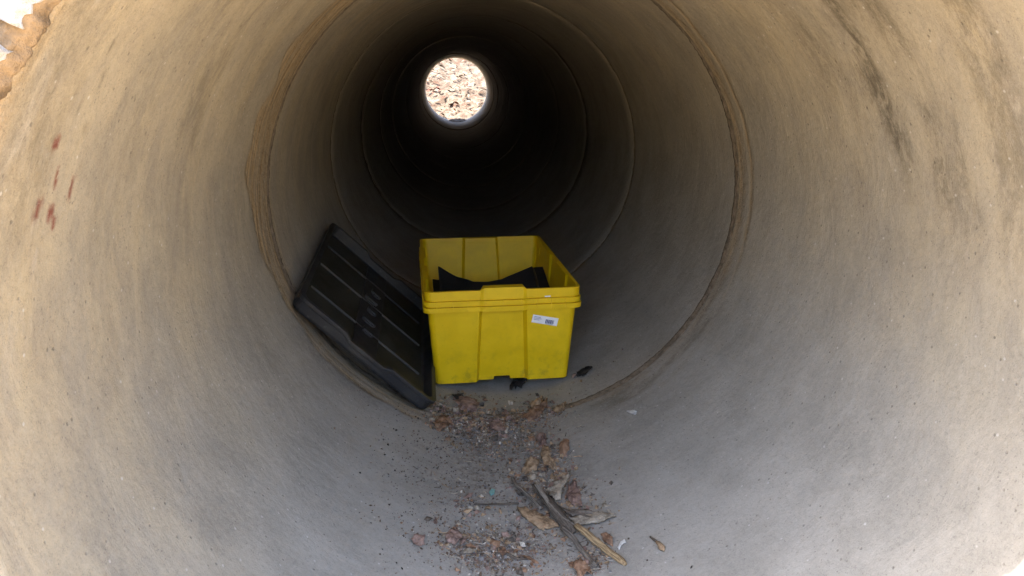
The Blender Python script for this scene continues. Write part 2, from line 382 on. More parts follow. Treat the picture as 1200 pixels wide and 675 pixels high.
def ring(name, y0, y1, rf, mat, nth=360, amp=.006, seed=0, thick=.05):
    V = []; ny = 6
    for k in range(ny+1):
        y = y0+(y1-y0)*k/ny
        for i in range(nth):
            th = 2*PI*i/nth
            r = rf(th, k/ny)+amp*nz(math.sin(th)*11, y*20, math.cos(th)*11+seed)+amp*.6*nz(math.sin(th)*45, y*60, math.cos(th)*45+seed)+amp*.45*nz(math.sin(th)*130, y*160, math.cos(th)*130+seed)
            V.append((math.sin(th)*r+.0077*max(0, y-3.2), y-.7+(lean(-math.cos(th)*r)-.002 if y0 < .7 else 0), -math.cos(th)*r+R))
    for y in (y1, y0):
        for i in range(nth):
            th = 2*PI*i/nth; V.append((math.sin(th)*(R+thick)+.0077*max(0, y-3.2), y-.7+(lean(-math.cos(th)*R)-.002 if y0 < .7 else 0), -math.cos(th)*(R+thick)+R))
    F = []; n = ny+3
    for k in range(n):
        for i in range(nth): F.append((k*nth+i, ((k+1) % n)*nth+i, ((k+1) % n)*nth+(i+1) % nth, k*nth+(i+1) % nth))
    return obj(name, V, F, mat, pipe, smooth=True)
ystart = 0.712
for k, yj in enumerate(Y_JOINTS):
    section(ystart, yj-.010 if k < len(Y_JOINTS)-1 else yj, k)
    if k < len(Y_JOINTS)-1: ring('joint_mortar', yj-.014, yj+(.020 if k == 0 else .014), (lambda th, t: R+.002) if k == 0 else (lambda th, t: R+.004+.0012*k+(.012 if k >= 5 else 0)), M_mortar, 720 if k < 2 else 120, .0025 if k < 2 else .004, k)
    ystart = yj+.010
ring('mortar_rim', 0.692, 0.716, lambda th, t: R+.001+.006*(1-t)**2, M_rimcrust, 1440, .006, 3, .028)

# ------------------------------------------------------------------ headwall round the mouth
def headwall():
    V = []; F = []; na = 1080; nr = 46
    for j in range(nr):
        t = (j/(nr-1))**2.4
        for i in range(na):
            th = 2*PI*i/na; s, c = math.sin(th), -math.cos(th)
            jag = .004*nz(s*9, 0, c*9+3)+.007*nz(s*30, 1, c*30)+.007*nz(s*85, 2, c*85)
            chip = .024*sm(nz(s*22, 5, c*22), .18, .4)
            r0 = R+.006+jag+chip
            hx = 3.2; zt, zb = 1.05, -.85
            lim = min(hx/abs(s) if abs(s) > 1e-6 else 99, (zt/c if c > 1e-6 else 99), (zb/c if c < -1e-6 else 99))
            r = r0+(lim-r0)*t
            x, z = s*r, c*r
            y = 0.680+lean(z)+(.010*nz(x*6, 0, z*6)+.006*nz(x*25, 3, z*25))*sm(r-r0, 0, .05)+.004*nz(x*80, 3, z*80)+.008*sm(r-r0, .010, 0)**2
            V.append((x, y, z))
    for j in range(nr-1):
        for i in range(na): F.append((j*na+i, j*na+(i+1) % na, (j+1)*na+(i+1) % na, (j+1)*na+i))
    o0 = (nr-1)*na; b = len(V)
    V += [(V[o0+i][0], .935, V[o0+i][2]) for i in range(na)]
    F += [(o0+i, o0+(i+1) % na, b+(i+1) % na, b+i) for i in range(na)]
    b2 = len(V); V += [(V[i][0]*1.06, .935, V[i][2]*1.06) for i in range(na)]
    F += [(b+i, b+(i+1) % na, b2+(i+1) % na, b2+i) for i in range(na)]
    F += [(b2+i, b2+(i+1) % na, (i+1) % na, i) for i in range(na)]
    o = fixn(obj('headwall', V, F, M_wall, smooth=True)); tag(o, 'rough whitewashed wall with chipped edge around the culvert mouth', 'wall')
headwall()

# ------------------------------------------------------------------ yellow storage bin
BINM = Matrix.Translation((-.006, 2.213, -.611)) @ Matrix.Rotation(math.radians(2.7), 4, 'Z')
binr = empty('storage_bin', BINM); tag(binr, 'open yellow plastic storage bin standing on the pipe floor', 'storage bin')
HB = .318
def outline(z, rec, grow=0.0):
    "closed perimeter, list of (x, y, inside weight); narrower at the bottom"
    t = z/HB
    W = .432+.044*t+2*grow; y0 = -.034*t-grow; y1 = .70+.030*t+grow; r = .022
    out = []
    def side(p, q, nrm, keys):
        for s, wgt in keys:
            x = p[0]+(q[0]-p[0])*s+nrm[0]*wgt*rec*(1 if nrm[0] == 0 else .4); y = p[1]+(q[1]-p[1])*s+nrm[1]*wgt*rec; out.append((x, y, wgt))
    def corner(cx_, cy_, a0):
        for k in range(1, 6):
            a = a0+PI/2*k/6; out.append((cx_+r*math.cos(a), cy_+r*math.sin(a), 0))
    h = W/2; c0 = .5-(.080-.014*t)/ (W-2*r)*1.0; 
    kf = [(0, 0), (.12, 0), (.24, 0), (c0-.012, 0), (c0+.012, 1), (.40 if c0 < .38 else .42, 1), (.43, 1), (.435, 1), (.5, 1), (.565, 1), (.57, 1), (.6, 1), (1-c0-.012, 1), (1-c0+.012, 0), (.76, 0), (.88, 0), (1, 0)]
    ks = [(0, 0), (.10, 0), (.17, 0), (.185, 1), (.30, 1), (.42, 1), (.435, 0), (.5, 0), (.565, 0), (.58, 1), (.70, 1), (.815, 1), (.83, 0), (.9, 0), (1, 0)]
    side((-h+r, y0), (h-r, y0), (0, 1), kf); corner(h-r, y0+r, -PI/2)
    side((h, y0+r), (h, y1-r), (-1, 0), ks); corner(h-r, y1-r, 0)
    side((h-r, y1), (-h+r, y1), (0, -1), kf); corner(-h+r, y1-r, PI/2)
    side((-h, y1-r), (-h, y0+r), (1, 0), ks); corner(-h+r, y0+r, PI)
    return out
def loft(rings, close=True):
    V = []; F = []; n = len(rings[0])
    for rg in rings: V += rg
    m = len(rings)
    for j in range(m if close else m-1):
        j2 = (j+1) % m
        for i in range(n): F.append((j*n+i, j*n+(i+1) % n, j2*n+(i+1) % n, j2*n+i))
    return V, F
def ring_at(z, rec, grow, zf=None):
    return [(x, y, z+(zf(x, y, wg) if zf else 0)) for x, y, wg in outline(z, rec, grow)]
REC = .017
def notch(x, y, wg): return .011*(1 if (abs(x) < .026 and y < .1) else 0)
outer = [ring_at(z, REC, 0, notch if z == 0 else None) for z in (0, .03, .08, .14, .20, .26, .300)]
inner = [ring_at(z, REC, -.004) for z in (.300, .26, .20, .14, .08, .03)] + [ring_at(0, REC, -.004, notch)]
V, F = loft(outer+inner)
obj('wall', V, F, M_yel, binr, bevel=.0015)
# floor of the bin
rg = ring_at(.018, REC, -.003); rg2 = ring_at(.024, REC, -.003); V, F = loft([rg, rg2], False); n = len(rg); F += [list(range(n)), list(range(2*n-1, n-1, -1))]
fixn(obj('floor_panel', V, F, M_yel, binr))
# rim: three stepped ledges, the end centres stand a little higher
def rimring(z, grow):
    t = z/HB; pts = []
    for (x, y, wg) in outline(z, 0, grow): 
        c = abs(x) < .068 and y < .05
        pts.append((x, y - (.004 if (c and y < .05 and grow > 0) else 0), z+(.009 if (c and z > .30) else 0)))
    return pts
def rim_in(z, grow):
    pts = []
    for (x, y, wg), (x2, y2, _) in zip(outline(z, 0, grow), outline(z, REC, grow)):
        c = abs(x) < .068 and y < .05
        pts.append((x2, y2, z+(.009 if (c and z > .30) else 0)))
    return pts
zs = [(.252, .0015), (.252, .014), (.2675, .0135), (.268, .005), (.2712, .005), (.2717, .0105), (.2862, .0100), (.2867, .002), (.2897, .002), (.2902, .0058), (HB, .0045)]
V, F = loft([rimring(z, g) for z, g in zs]+[rim_in(HB, -.0045), rim_in(.302, -.0045)])
rim = obj('rim', V, F, M_yel, binr)
def rib1(*a):
    V = []; F = []; box(V, F, *a); obj('rim_rib', V, F, M_yel, rim, bevel=.0005)
for x in (-.205, -.155, -.11, .105, .15, .195): rib1(x-.0012, x+.0012, -.0435, -.030, .254, .2875)
for x in (-.055, 0.0, .055): rib1(x-.0012, x+.0012, -.0465, -.030, .270, .2875)
for yy in (.05, .16, .28, .40, .52, .64):
    for s_ in (-1, 1): rib1(s_*.238-.010, s_*.238+.0105, yy-.0012, yy+.0012, .254, .2875)
# corner posts inside the bin
for sx in (-1, 1):
    V = []; F = []
    box(V, F, sx*.216-.010, sx*.216+.010, .0, .035, .21, .300)
    obj('corner_post', V, F, M_yel, binr, bevel=.004)
# sticker
t = .205/HB
stm = empty('tmp'); bpy.data.objects.remove(stm)
SX, SZ, SA = .133, .2085, math.radians(-12)
def stick(name, parts, mat, lift, parent):
    V = []; F = []
    for u0, u1, v0, v1 in parts:
        n = len(V)
        for dd in (0, .0004):
            for (u, v) in ((u0, v0), (u1, v0), (u1, v1), (u0, v1)):
                x = SX+u*math.cos(SA)-v*math.sin(SA); z = SZ+u*math.sin(SA)+v*math.cos(SA)
                V.append((x, -.034*z/HB-lift-dd, z))
        F += [[n+4, n+5, n+6, n+7], [n+3, n+2, n+1, n], [n, n+1, n+5, n+4], [n+1, n+2, n+6, n+5], [n+2, n+3, n+7, n+6], [n+3, n, n+4, n+7]]
    return obj(name, V, F, mat, parent)
st = stick('price_sticker', [(-.042, .042, -.0135, .0135)], M_white, .0006, binr); st['label'] = 'white label with small blue barcode'
bars = []; u = .002; rr = random.Random(5)
while u < .030:
    wv = rr.choice((.0012, .002, .003)); bars.append((u, u+wv, -.009, .004)); u += wv+rr.choice((.001, .0016))
stick('barcode', bars, M_ink, .0012, st)
stick('printed_line', [(-.037, -.016, .006, .0085), (-.037, -.012, .0015, .0035), (-.037, -.018, -.003, -.001), (.002, .028, -.0115, -.0102)], M_ink2, .0012, st)
# small white scrap on the rim
V = []; F = []; box(V, F, .128, .146, -.0405, -.0385, .2905, .2945); obj('paper_scrap', V, F, M_white, binr)

# ------------------------------------------------------------------ black sheets lying inside the bin
def sheet(name, prof, y0, y1, zy0, zy1, th, seed, label):
    "prof: list of (x, z) across the bin; the sheet slopes from front to back"
    V = []; nx = 60; ny = 18; xs = [p[0] for p in prof]; zs_ = [p[1] for p in prof]
    for side in (0, 1):
        for j in range(ny+1):
            v = j/ny
            for i in range(nx+1):
                u = i/nx; x = xs[0]+(xs[-1]-xs[0])*u
                z = float(np.interp(x, xs, zs_))
                fade = 1-.45*abs(v-1)
                zz = zy0+(zy1-zy0)*v + z*fade + .004*nz(u*5, v*4, seed) - side*th
                V.append((x, y0+(y1-y0)*v+.006*nz(u*4, 1, seed), zz))
    n = nx+1; b = n*(ny+1); F = []
    for j in range(ny):
        for i in range(nx):
            a = j*n+i; F.append((a, a+1, a+n+1, a+n)); F.append((b+a, b+a+n, b+a+n+1, b+a+1))
    per = [i for i in range(nx)]+[j*n+nx for j in range(ny)]+[ny*n+nx-i for i in range(nx)]+[(ny-j)*n for j in range(ny)]
    for k in range(len(per)):
        p, q = per[k], per[(k+1) % len(per)]; F.append((p, p+b, q+b, q))
    o = fixn(obj(name, V, F, M_blk2, smooth=False)); o.matrix_world = BINM
    tag(o, label, 'plastic sheet', 'black plastic sheets inside the yellow bin')
    return o
sheet('plastic_sheet', [(-.185, .075), (-.178, .074), (-.12, .036), (-.06, .012), (-.02, .008), (.04, .018), (.11, .046), (.155, .064), (.165, .046)], .10, .36, .155, .222, .006, 1, 'bent black plastic sheet with two raised corners, lying on top in the yellow bin')
sheet('plastic_sheet', [(-.205, .018), (-.1, .004), (0, .0), (.12, .02), (.165, .048), (.200, .05)], .09, .40, .165, .222, .006, 2, 'flatter black plastic sheet under the bent one in the yellow bin')

# ------------------------------------------------------------------ black lid leaning on the pipe wall
B_, C_, A_ = Vector((-.597, 1.930, -.252)), Vector((-.250, 1.958, -.597)), Vector((-.610, 2.715, -.215))
U = (C_-B_); LW = U.length; U.normalize(); Vv = (A_-B_); Vv -= U*Vv.dot(U); LL = Vv.length; Vv.normalize(); N = U.cross(Vv)
if N.x < 0: N = -N
# local axes: X = across, Y = along the pipe, Z = underside facing up
LM = Matrix(((U.x, Vv.x, N.x, B_.x), (U.y, Vv.y, N.y, B_.y), (U.z, Vv.z, N.z, B_.z), (0, 0, 0, 1)))
lid = empty('bin_lid', LM); tag(lid, 'black plastic bin lid leaning against the left pipe wall, ribbed underside showing', 'bin lid')
def rrect(x0, x1, y0, y1, r, z):
    pts = []
    for (cx_, cy_, a0, e0, e1) in ((x1-r, y0+r, -PI/2, 0, 0), (x1-r, y1-r, 0, 0, 0), (x0+r, y1-r, PI/2, 0, 0), (x0+r, y0+r, PI, 0, 0)):
        for k in range(7):
            a = a0+PI/2*k/6; pts.append((cx_+r*math.cos(a), cy_+r*math.sin(a)))
    # subdivide straight edges
    out = []
    for i, p in enumerate(pts):
        q = pts[(i+1) % len(pts)]; out.append(p)
        if math.hypot(q[0]-p[0], q[1]-p[1]) > .1:
            for s in (.15, .3, .36, .37, .5, .63, .64, .7, .85): out.append((p[0]+(q[0]-p[0])*s, p[1]+(q[1]-p[1])*s))
    return [(x, y, z(x, y) if callable(z) else z) for x, y in out]
HS = .046
def hz(x, y): return HS-(.012 if (abs(x-LW/2) < LW*.145 and (y < .06 or y > LL-.06)) else 0)
g = .004
V, F = loft([rrect(g, LW-g, g, LL-g, .03, 0.001), rrect(0, LW, 0, LL, .034, .010), rrect(0, LW, 0, LL, .034, lambda x, y: hz(x, y)-.012),
             rrect(-.004, LW+.004, -.004, LL+.004, .037, lambda x, y: hz(x, y)-.011), rrect(-.004, LW+.004, -.004, LL+.004, .037, hz),
             rrect(.012, LW-.012, .012, LL-.012, .026, hz), rrect(.014, LW-.014, .014, LL-.014, .025, .012), rrect(.03, LW-.03, .03, LL-.03, .02, .006)])
fixn(obj('skirt', V, F, M_blk, lid, bevel=.0015))
V, F = loft([rrect(.02, LW-.02, .02, LL-.02, .02, .003), rrect(.02, LW-.02, .02, LL-.02, .02, .009)], False); n = len(V)//2
F += [list(range(n)), list(range(2*n-1, n-1, -1))]
fixn(obj('panel', V, F, M_pan, lid))
for yv in (.20, .42, .62):
    V = []; F = []; box(V, F, .03, LW-.035, yv-.0016, yv+.0016, .0085, .0150); obj('rib', V, F, M_rib if yv < .5 else M_blk, lid, bevel=.0006)
V = []; F = []; box(V, F, LW*.5-.045, LW*.5+.045, .03, LL-.03, .0086, .0135); obj('centre_band', V, F, M_blk, lid, bevel=.002)
for yv, xx, ww in ((.19, .5, .04), (.27, .49, .05), (.36, .5, .035), (.45, .48, .05), (.53, .51, .04)):
    V = []; F = []; box(V, F, LW*xx-ww/2, LW*xx+ww/2, yv-.012, yv+.012, .013, .023); box(V, F, LW*xx-ww/2+.008, LW*xx+ww/2-.008, yv-.018, yv-.012, .013, .019)
    obj('hinge_block', V, F, M_blk, lid, bevel=.002)

# ------------------------------------------------------------------ debris on the pipe floor
def wood(name, c1, c2, sc=30, st=(1, 1, 1)):
    k = Mat(name, 0.85, 0.2); n = k.noise(sc, 5, 0.7); f = k.noise(sc*5, 3, 0.7); g = k.noise(sc*.7, 4, .6, k.map((1, 1, 1), (4, 2, 8)))
    col = k.mix(k.rng(n, 0.35, 0.62), c1, c2)
    col = k.mix(k.rng(g, 0.52, 0.66, 0, .6), col, tuple(v*.45 for v in c1))
    col = k.mix(k.rng(f, 0.5, 0.7, 0, .5), col, tuple(min(.8, v*1.35) for v in c2))
    return k.done(col, nrm=k.bump(f, 0.6, 0.002))
W_grey = wood('weathered_wood', (0.06, 0.05, 0.04), (0.17, 0.15, 0.125), 60)
W_dark = wood('dark_wood', (0.035, 0.028, 0.022), (0.14, 0.115, 0.09), 70)
W_pale = wood('pale_wood', (0.14, 0.12, 0.095), (0.29, 0.26, 0.215), 60)
W_yel = wood('fresh_split_wood', (0.12, 0.075, 0.04), (0.38, 0.28, 0.15), 90)
L_tan = wood('tan_leaf', (0.14, 0.09, 0.05), (0.34, 0.24, 0.145), 45)
L_pink = wood('pinkish_leaf', (0.12, 0.075, 0.06), (0.27, 0.185, 0.145), 45)
L_rust = wood('rust_leaf', (0.12, 0.068, 0.042), (0.27, 0.165, 0.10), 45)
L_grey = wood('faded_leaf', (0.14, 0.117, 0.085), (0.34, 0.295, 0.225), 45)
L_blk = wood('blackened_leaf', (0.008, 0.007, 0.006), (0.035, 0.03, 0.025), 45)
L_white = wood('white_fleck', (0.40, 0.39, 0.37), (0.5, 0.5, 0.47), 45)
G_teal = wood('teal_glass', (0.10, 0.22, 0.19), (0.2, 0.36, 0.32), 20)
def grained(m):
    k = Mat('grained_'+m.name, 0.85, 0.2); src = m.node_tree.nodes
    c1, c2 = GR[m.name]
    v = k.attr('grain').outputs['Vector']; n = k.noise(1, 6, 0.7, v); n2 = k.noise(2.7, 4, 0.6, k.map((1, 1, 1), (3, 7, 1), v))
    col = k.mix(k.rng(n, 0.36, 0.62), c1, c2); col = k.mix(k.rng(n2, 0.56, 0.68, 0, .8), col, tuple(x*.4 for x in c1)); col = k.mix(k.rng(k.noise(60, 4), .5, .7, 0, .35), col, (0.17, .13, .09))
    return k.done(col, nrm=k.bump(n, .8, .002))
GR = {'weathered_wood': ((0.06, 0.05, 0.04), (0.20, 0.175, 0.145)), 'dark_wood': ((0.035, 0.028, 0.022), (0.13, 0.108, 0.085)), 'pale_wood': ((0.14, 0.12, 0.095), (0.32, 0.285, 0.235)), 'fresh_split_wood': ((0.13, 0.08, 0.04), (0.42, 0.31, 0.17))}
GM = {}
def stick_px(name, path, mat, label, cat='stick', flat=1.0, seed=0, group=None, sides=9):
    path = [(a, b, r*1.3, l) for a, b, r, l in path]
    "path: (px, py, radius m, lift m)"
    pts = []
    for (px, py, r, lf) in path: pts.append((at(px, py, r*flat+lf), r))
    # resample
    P = []; Rr = []
    for k in range(len(pts)-1):
        (a, ra), (b, rb) = pts[k], pts[k+1]; m = max(3, int((b-a).length/.006))
        for i in range(m): P.append(a.lerp(b, i/m)); Rr.append(ra+(rb-ra)*i/m)
    P.append(pts[-1][0]); Rr.append(pts[-1][1]); gr_ = []
    if mat.name not in GM: GM[mat.name] = grained(mat)
    mat = GM[mat.name]
    V = []; F = []
    for k, p in enumerate(P):
        t = (P[min(k+1, len(P)-1)]-P[max(k-1, 0)]).normalized()
        up = Vector((-p.x, 0, -p.z)).normalized(); s = t.cross(up).normalized(); up = s.cross(t)
        off = Vector((0, 0, 0)); off += s*.0012*nz(k*.25, seed, 0)
        for i in range(sides):
            a = 2*PI*i/sides; rr = Rr[k]*(1+.28*nz(math.cos(a)*1.6, math.sin(a)*1.6+seed, k*.12)+.14*nz(math.cos(a)*4, math.sin(a)*4+seed, k*.5))
            gr_.append((k*.006*26+seed, math.cos(a)*Rr[k]*420, math.sin(a)*Rr[k]*420, 1))
            V.append(p+off+s*math.cos(a)*rr+up*math.sin(a)*rr*flat)
    for k in range(len(P)-1):
        for i in range(sides): F.append((k*sides+i, k*sides+(i+1) % sides, (k+1)*sides+(i+1) % sides, (k+1)*sides+i))
    F += [list(range(sides))[::-1], [(len(P)-1)*sides+i for i in range(sides)]]
    o = fixn(obj(name, V, F, mat, smooth=True)); at_ = o.data.color_attributes.new('grain', 'FLOAT_COLOR', 'POINT'); at_.data.foreach_set('color', np.array(gr_, dtype=np.float32).ravel())
    return tag(o, label, cat, group)
def flake_px(name, outl, mat, label, cat, th=.0015, dome=.006, lift=.001, ruf=.003, seed=0, group=None):
    "a leaf or bark flake with its outline on the pipe floor, domed and ruffled"
    n0 = len(outl); pts = []
    for k in range(n0):
        a, b = outl[k], outl[(k+1) % n0]
        for s in (0, .17, .33, .5, .67, .83):
            pts.append((a[0]+(b[0]-a[0])*s, a[1]+(b[1]-a[1])*s))
    cx_ = sum(p[0] for p in pts)/len(pts); cy_ = sum(p[1] for p in pts)/len(pts)
    V = []; F = []; n = len(pts); rings = 7
    for side in (1, 0):
        for j in range(rings+1):
            f = 1-j/rings
            for k, (x, y) in enumerate(pts):
                jx = 1+(.22*nz(k*.9, seed, 3)+.12*nz(k*2.7, seed, 8))*(1-j/rings)
                q = at(cx_+(x-cx_)*f*jx, cy_+(y-cy_)*f*jx)
                tt, yy = math.atan2(q.x, -q.z), q.y
                h = lift+side*th+dome*(1-f*f)+ruf*(1.5*nz(q.x*45, q.y*45, seed)+1.0*nz(q.x*130, q.y*130, seed)+.8)*f+ruf*.5*nz(q.x*90, q.y*90, seed+4)
                V.append(surf(tt, yy, max(h, side*th+.0003)))
    for side in (0, 1):
        o0 = side*(rings+1)*n
        for j in range(rings):
            for k in range(n):
                F.append((o0+j*n+k, o0+j*n+(k+1) % n, o0+(j+1)*n+(k+1) % n, o0+(j+1)*n+k))
    o1 = (rings+1)*n
    for k in range(n): F.append((k, (k+1) % n, o1+(k+1) % n, o1+k))
    o = obj(name, V, F, mat, smooth=True)
    bm = bmesh.new(); bm.from_mesh(o.data); bmesh.ops.remove_doubles(bm, verts=bm.verts, dist=1e-6); bmesh.ops.recalc_face_normals(bm, faces=bm.faces); bm.to_mesh(o.data); bm.free()
    return tag(o, label, cat, group)
GW = 'sticks and splinters on the pipe floor'; GL = 'dead leaves scattered on the pipe floor'; GB = 'flakes of bark by the sticks'
stick_px('wood_splinter', [(626, 568, .006, .014), (640, 585, .009, .012), (655, 603, .011, .010), (668, 618, .009, .006), (673, 624, .005, .004)], W_dark, 'broad dark grey wood splinter at the top of the stick heap', flat=.5, seed=1, group=GW)
stick_px('wood_splinter', [(628, 567, .0035, .024), (638, 582, .004, .022), (646, 594, .003, .020)], W_pale, 'short pale sliver lying on the broad dark splinter', flat=.6, seed=2, group=GW)
stick_px('twig', [(600, 560, .003, .006), (605, 569, .004, .010), (613, 575, .0035, .012), (622, 583, .003, .012), (634, 596, .0035, .01)], W_grey, 'thin kinked twig at the upper left end of the stick heap', 'twig', seed=3, group=GW)
stick_px('stick', [(659, 619, .005, .008), (668, 626, .0055, .008), (676, 636, .0045, .004), (685, 648, .004, .002), (693, 658, .004, .001), (697, 662, .006, .001), (699, 664, .004, .001)], W_grey, 'grey stick with a knobbed end pointing at the viewer', seed=4, group=GW)
stick_px('wood_splinter', [(675, 615, .005, .012), (684, 622, .0065, .010), (700, 635, .007, .005), (716, 648, .0065, .002), (728, 657, .006, .001), (733, 662, .003, .001)], W_yel, 'yellow brown freshly split splinter at the lower right of the heap', flat=.5, seed=5, group=GW)
stick_px('twig', [(608, 590, .002, .001), (590, 591, .0016, .001), (572, 591, .0016, .002), (556, 590, .0018, .001)], W_dark, 'thin dark twig lying crosswise left of the stick heap', 'twig', seed=6, group=GW)
stick_px('twig', [(633, 577, .003, .010), (645, 592, .0035, .018), (660, 607, .003, .016), (672, 616, .003, .008)], W_grey, 'grey twig lying along the middle of the stick heap', 'twig', seed=16, group=GW)
stick_px('twig', [(700, 609, .0022, .004), (684, 604, .003, .008), (668, 601, .0025, .008), (652, 592, .002, .010)], W_dark, 'dark twig crossing under the grey pointed shard', 'twig', seed=17, group=GW)
stick_px('twig', [(762, 629, .0018, .001), (769, 634, .0022, .001)], W_dark, 'tiny dark twig beside the brown chip on the right', 'twig', seed=7, group=GW)
stick_px('twig', [(580, 648, .0018, .001), (596, 650, .0024, .001), (607, 655, .002, .001), (618, 655, .0014, .001)], W_dark, 'small dark twig on the gravel nearest the viewer', 'twig', seed=8, group=GW)
flake_px('bark_flake', [(606, 597), (618, 598), (634, 604), (648, 612), (655, 618), (645, 621), (634, 623), (622, 614), (612, 607)], L_tan, 'tan bark flake lying flat left of the dark splinter', 'bark flake', .004, .004, .001, .003, 1, GB)
flake_px('bark_flake', [(641, 582), (649, 573), (660, 564), (670, 557), (667, 568), (660, 577), (657, 590), (650, 590)], L_grey, 'pale pointed bark flake standing out above the heap', 'bark flake', .003, .008, .006, .006, 2, GB)
flake_px('bark_flake', [(668, 610), (684, 605), (700, 603), (714, 604), (723, 607), (712, 611), (700, 616), (684, 618), (674, 617)], L_grey, 'long grey pointed shard at the right of the heap', 'bark flake', .004, .006, .002, .003, 3, GB)
flake_px('bark_flake', [(662, 604), (672, 602), (690, 601), (698, 604), (686, 607), (672, 609)], W_dark, 'narrow dark flake under the pointed grey shard', 'bark flake', .003, .008, .004, .004, 31, GB)
flake_px('dead_leaf', [(666, 572), (676, 568), (680, 578), (682, 590), (684, 597), (676, 596), (668, 592), (664, 582)], L_pink, 'pinkish brown leaf tucked behind the stick heap', 'leaf', .001, .008, .002, .006, 4, GL)
flake_px('dead_leaf', [(704, 628), (712, 627), (719, 633), (718, 641), (710, 638)], L_rust, 'small orange brown leaf beside the yellow splinter', 'leaf', .001, .006, .001, .005, 5, GL)
flake_px('paper_fleck', [(727, 637), (733, 633), (734, 637), (729, 641), (726, 645), (724, 643)], L_white, 'small white fleck near the tip of the yellow splinter', 'fleck', .001, .003, .001, .002, 6)
flake_px('bark_flake', [(768, 635), (774, 637), (780, 642), (779, 648), (773, 645)], L_tan, 'small brown chip alone on the right of the floor', 'bark flake', .003, .003, .001, .002, 7, GB)
flake_px('paper_fleck', [(734, 482), (742, 480), (747, 483), (745, 487), (738, 485)], L_white, 'white fleck on the bare floor to the right of the bin', 'fleck', .001, .003, .001, .002, 8)
flake_px('glass_shard', [(573, 578), (576, 574), (580, 575), (579, 580), (575, 582)], G_teal, 'tiny teal glass shard on the grit left of the sticks', 'shard', .002, .001, .001, .001, 9)
flake_px('dead_leaf', [(634, 534), (637, 526), (644, 528), (646, 538), (652, 546), (649, 552), (640, 550), (636, 543)], L_tan, 'tan curled leaf, upper of the two above the stick heap', 'leaf', .001, .014, .001, .008, 10, GL)
flake_px('dead_leaf', [(656, 523), (662, 517), (668, 520), (668, 530), (662, 537), (656, 533)], L_rust, 'brown curled leaf to the right of the tan curled one', 'leaf', .001, .016, .001, .008, 11, GL)
flake_px('dead_leaf', [(611, 553), (617, 543), (626, 540), (633, 545), (628, 553), (618, 559)], L_tan, 'tan leaf just above the tips of the stick heap', 'leaf', .001, .010, .001, .008, 12, GL)
flake_px('dead_leaf', [(617, 560), (624, 553), (631, 556), (628, 563), (620, 566)], L_grey, 'pale greenish leaf touching the top of the stick heap', 'leaf', .001, .008, .001, .006, 13, GL)
flake_px('dead_leaf', [(628, 515), (634, 509), (640, 513), (641, 523), (635, 524)], L_pink, 'pinkish leaf in the middle above the curled leaves', 'leaf', .001, .012, .001, .008, 14, GL)
flake_px('dead_leaf', [(610, 492), (622, 484), (634, 474), (642, 472), (642, 480), (634, 489), (622, 495)], L_rust, 'long rust coloured leaf in front of the right half of the bin', 'leaf', .001, .012, .001, .008, 15, GL)
flake_px('dead_leaf', [(622, 480), (630, 472), (638, 470), (634, 478), (627, 484)], L_tan, 'tan leaf overlapping the long rust coloured leaf', 'leaf', .001, .016, .006, .008, 18, GL)
flake_px('dead_leaf', [(648, 483), (655, 477), (663, 474), (662, 481), (654, 488)], L_tan, 'tan leaf at the right end of the leaf line before the bin', 'leaf', .001, .008, .001, .006, 16, GL)
flake_px('dead_leaf', [(531, 473), (541, 466), (556, 469), (562, 476), (557, 484), (544, 480)], L_pink, 'dull reddish leaf before the left front corner of the bin', 'leaf', .001, .010, .001, .006, 17, GL)
flake_px('dead_leaf', [(508, 499), (514, 490), (524, 490), (529, 498), (522, 505), (512, 506)], L_rust, 'rust coloured leaf beside the lower tip of the black lid', 'leaf', .001, .010, .001, .008, 19, GL)
flake_px('dead_leaf', [(572, 500), (578, 494), (588, 496), (590, 504), (580, 508)], L_pink, 'pale pink leaf in the gravel in front of the bin', 'leaf', .001, .008, .001, .005, 20, GL)
flake_px('dead_leaf', [(480, 634), (487, 628), (496, 631), (496, 640), (486, 642)], L_pink, 'pinkish leaf at lower left, farthest from the sticks', 'leaf', .001, .006, .001, .006, 21, GL)
flake_px('dead_leaf', [(520, 630), (527, 623), (539, 624), (541, 633), (533, 640), (523, 637)], L_pink, 'pinkish leaf at lower left, nearer the gravel patch', 'leaf', .001, .006, .001, .006, 22, GL)
flake_px('dead_leaf', [(670, 668), (680, 655), (692, 665), (694, 676), (678, 678)], L_rust, 'brown leaf at the near edge by the knobbed stick end', 'leaf', .001, .008, .001, .008, 23, GL)
flake_px('dead_leaf', [(676, 438), (684, 433), (694, 430), (695, 433), (686, 440), (677, 443)], L_blk, 'narrow black leaf right of the bin corner', 'leaf', .001, .006, .001, .004, 24, GL)
flake_px('dead_leaf', [(597, 458), (601, 449), (609, 445), (618, 447), (615, 454), (606, 459)], L_blk, 'crumpled black leaf at the notch under the front of the bin', 'leaf', .001, .012, .001, .010, 25, GL)
flake_px('dead_leaf', [(529, 463), (540, 465), (549, 471), (541, 471), (531, 467)], L_blk, 'thin dark leaf between the lid tip and the bin', 'leaf', .001, .006, .001, .005, 26, GL)
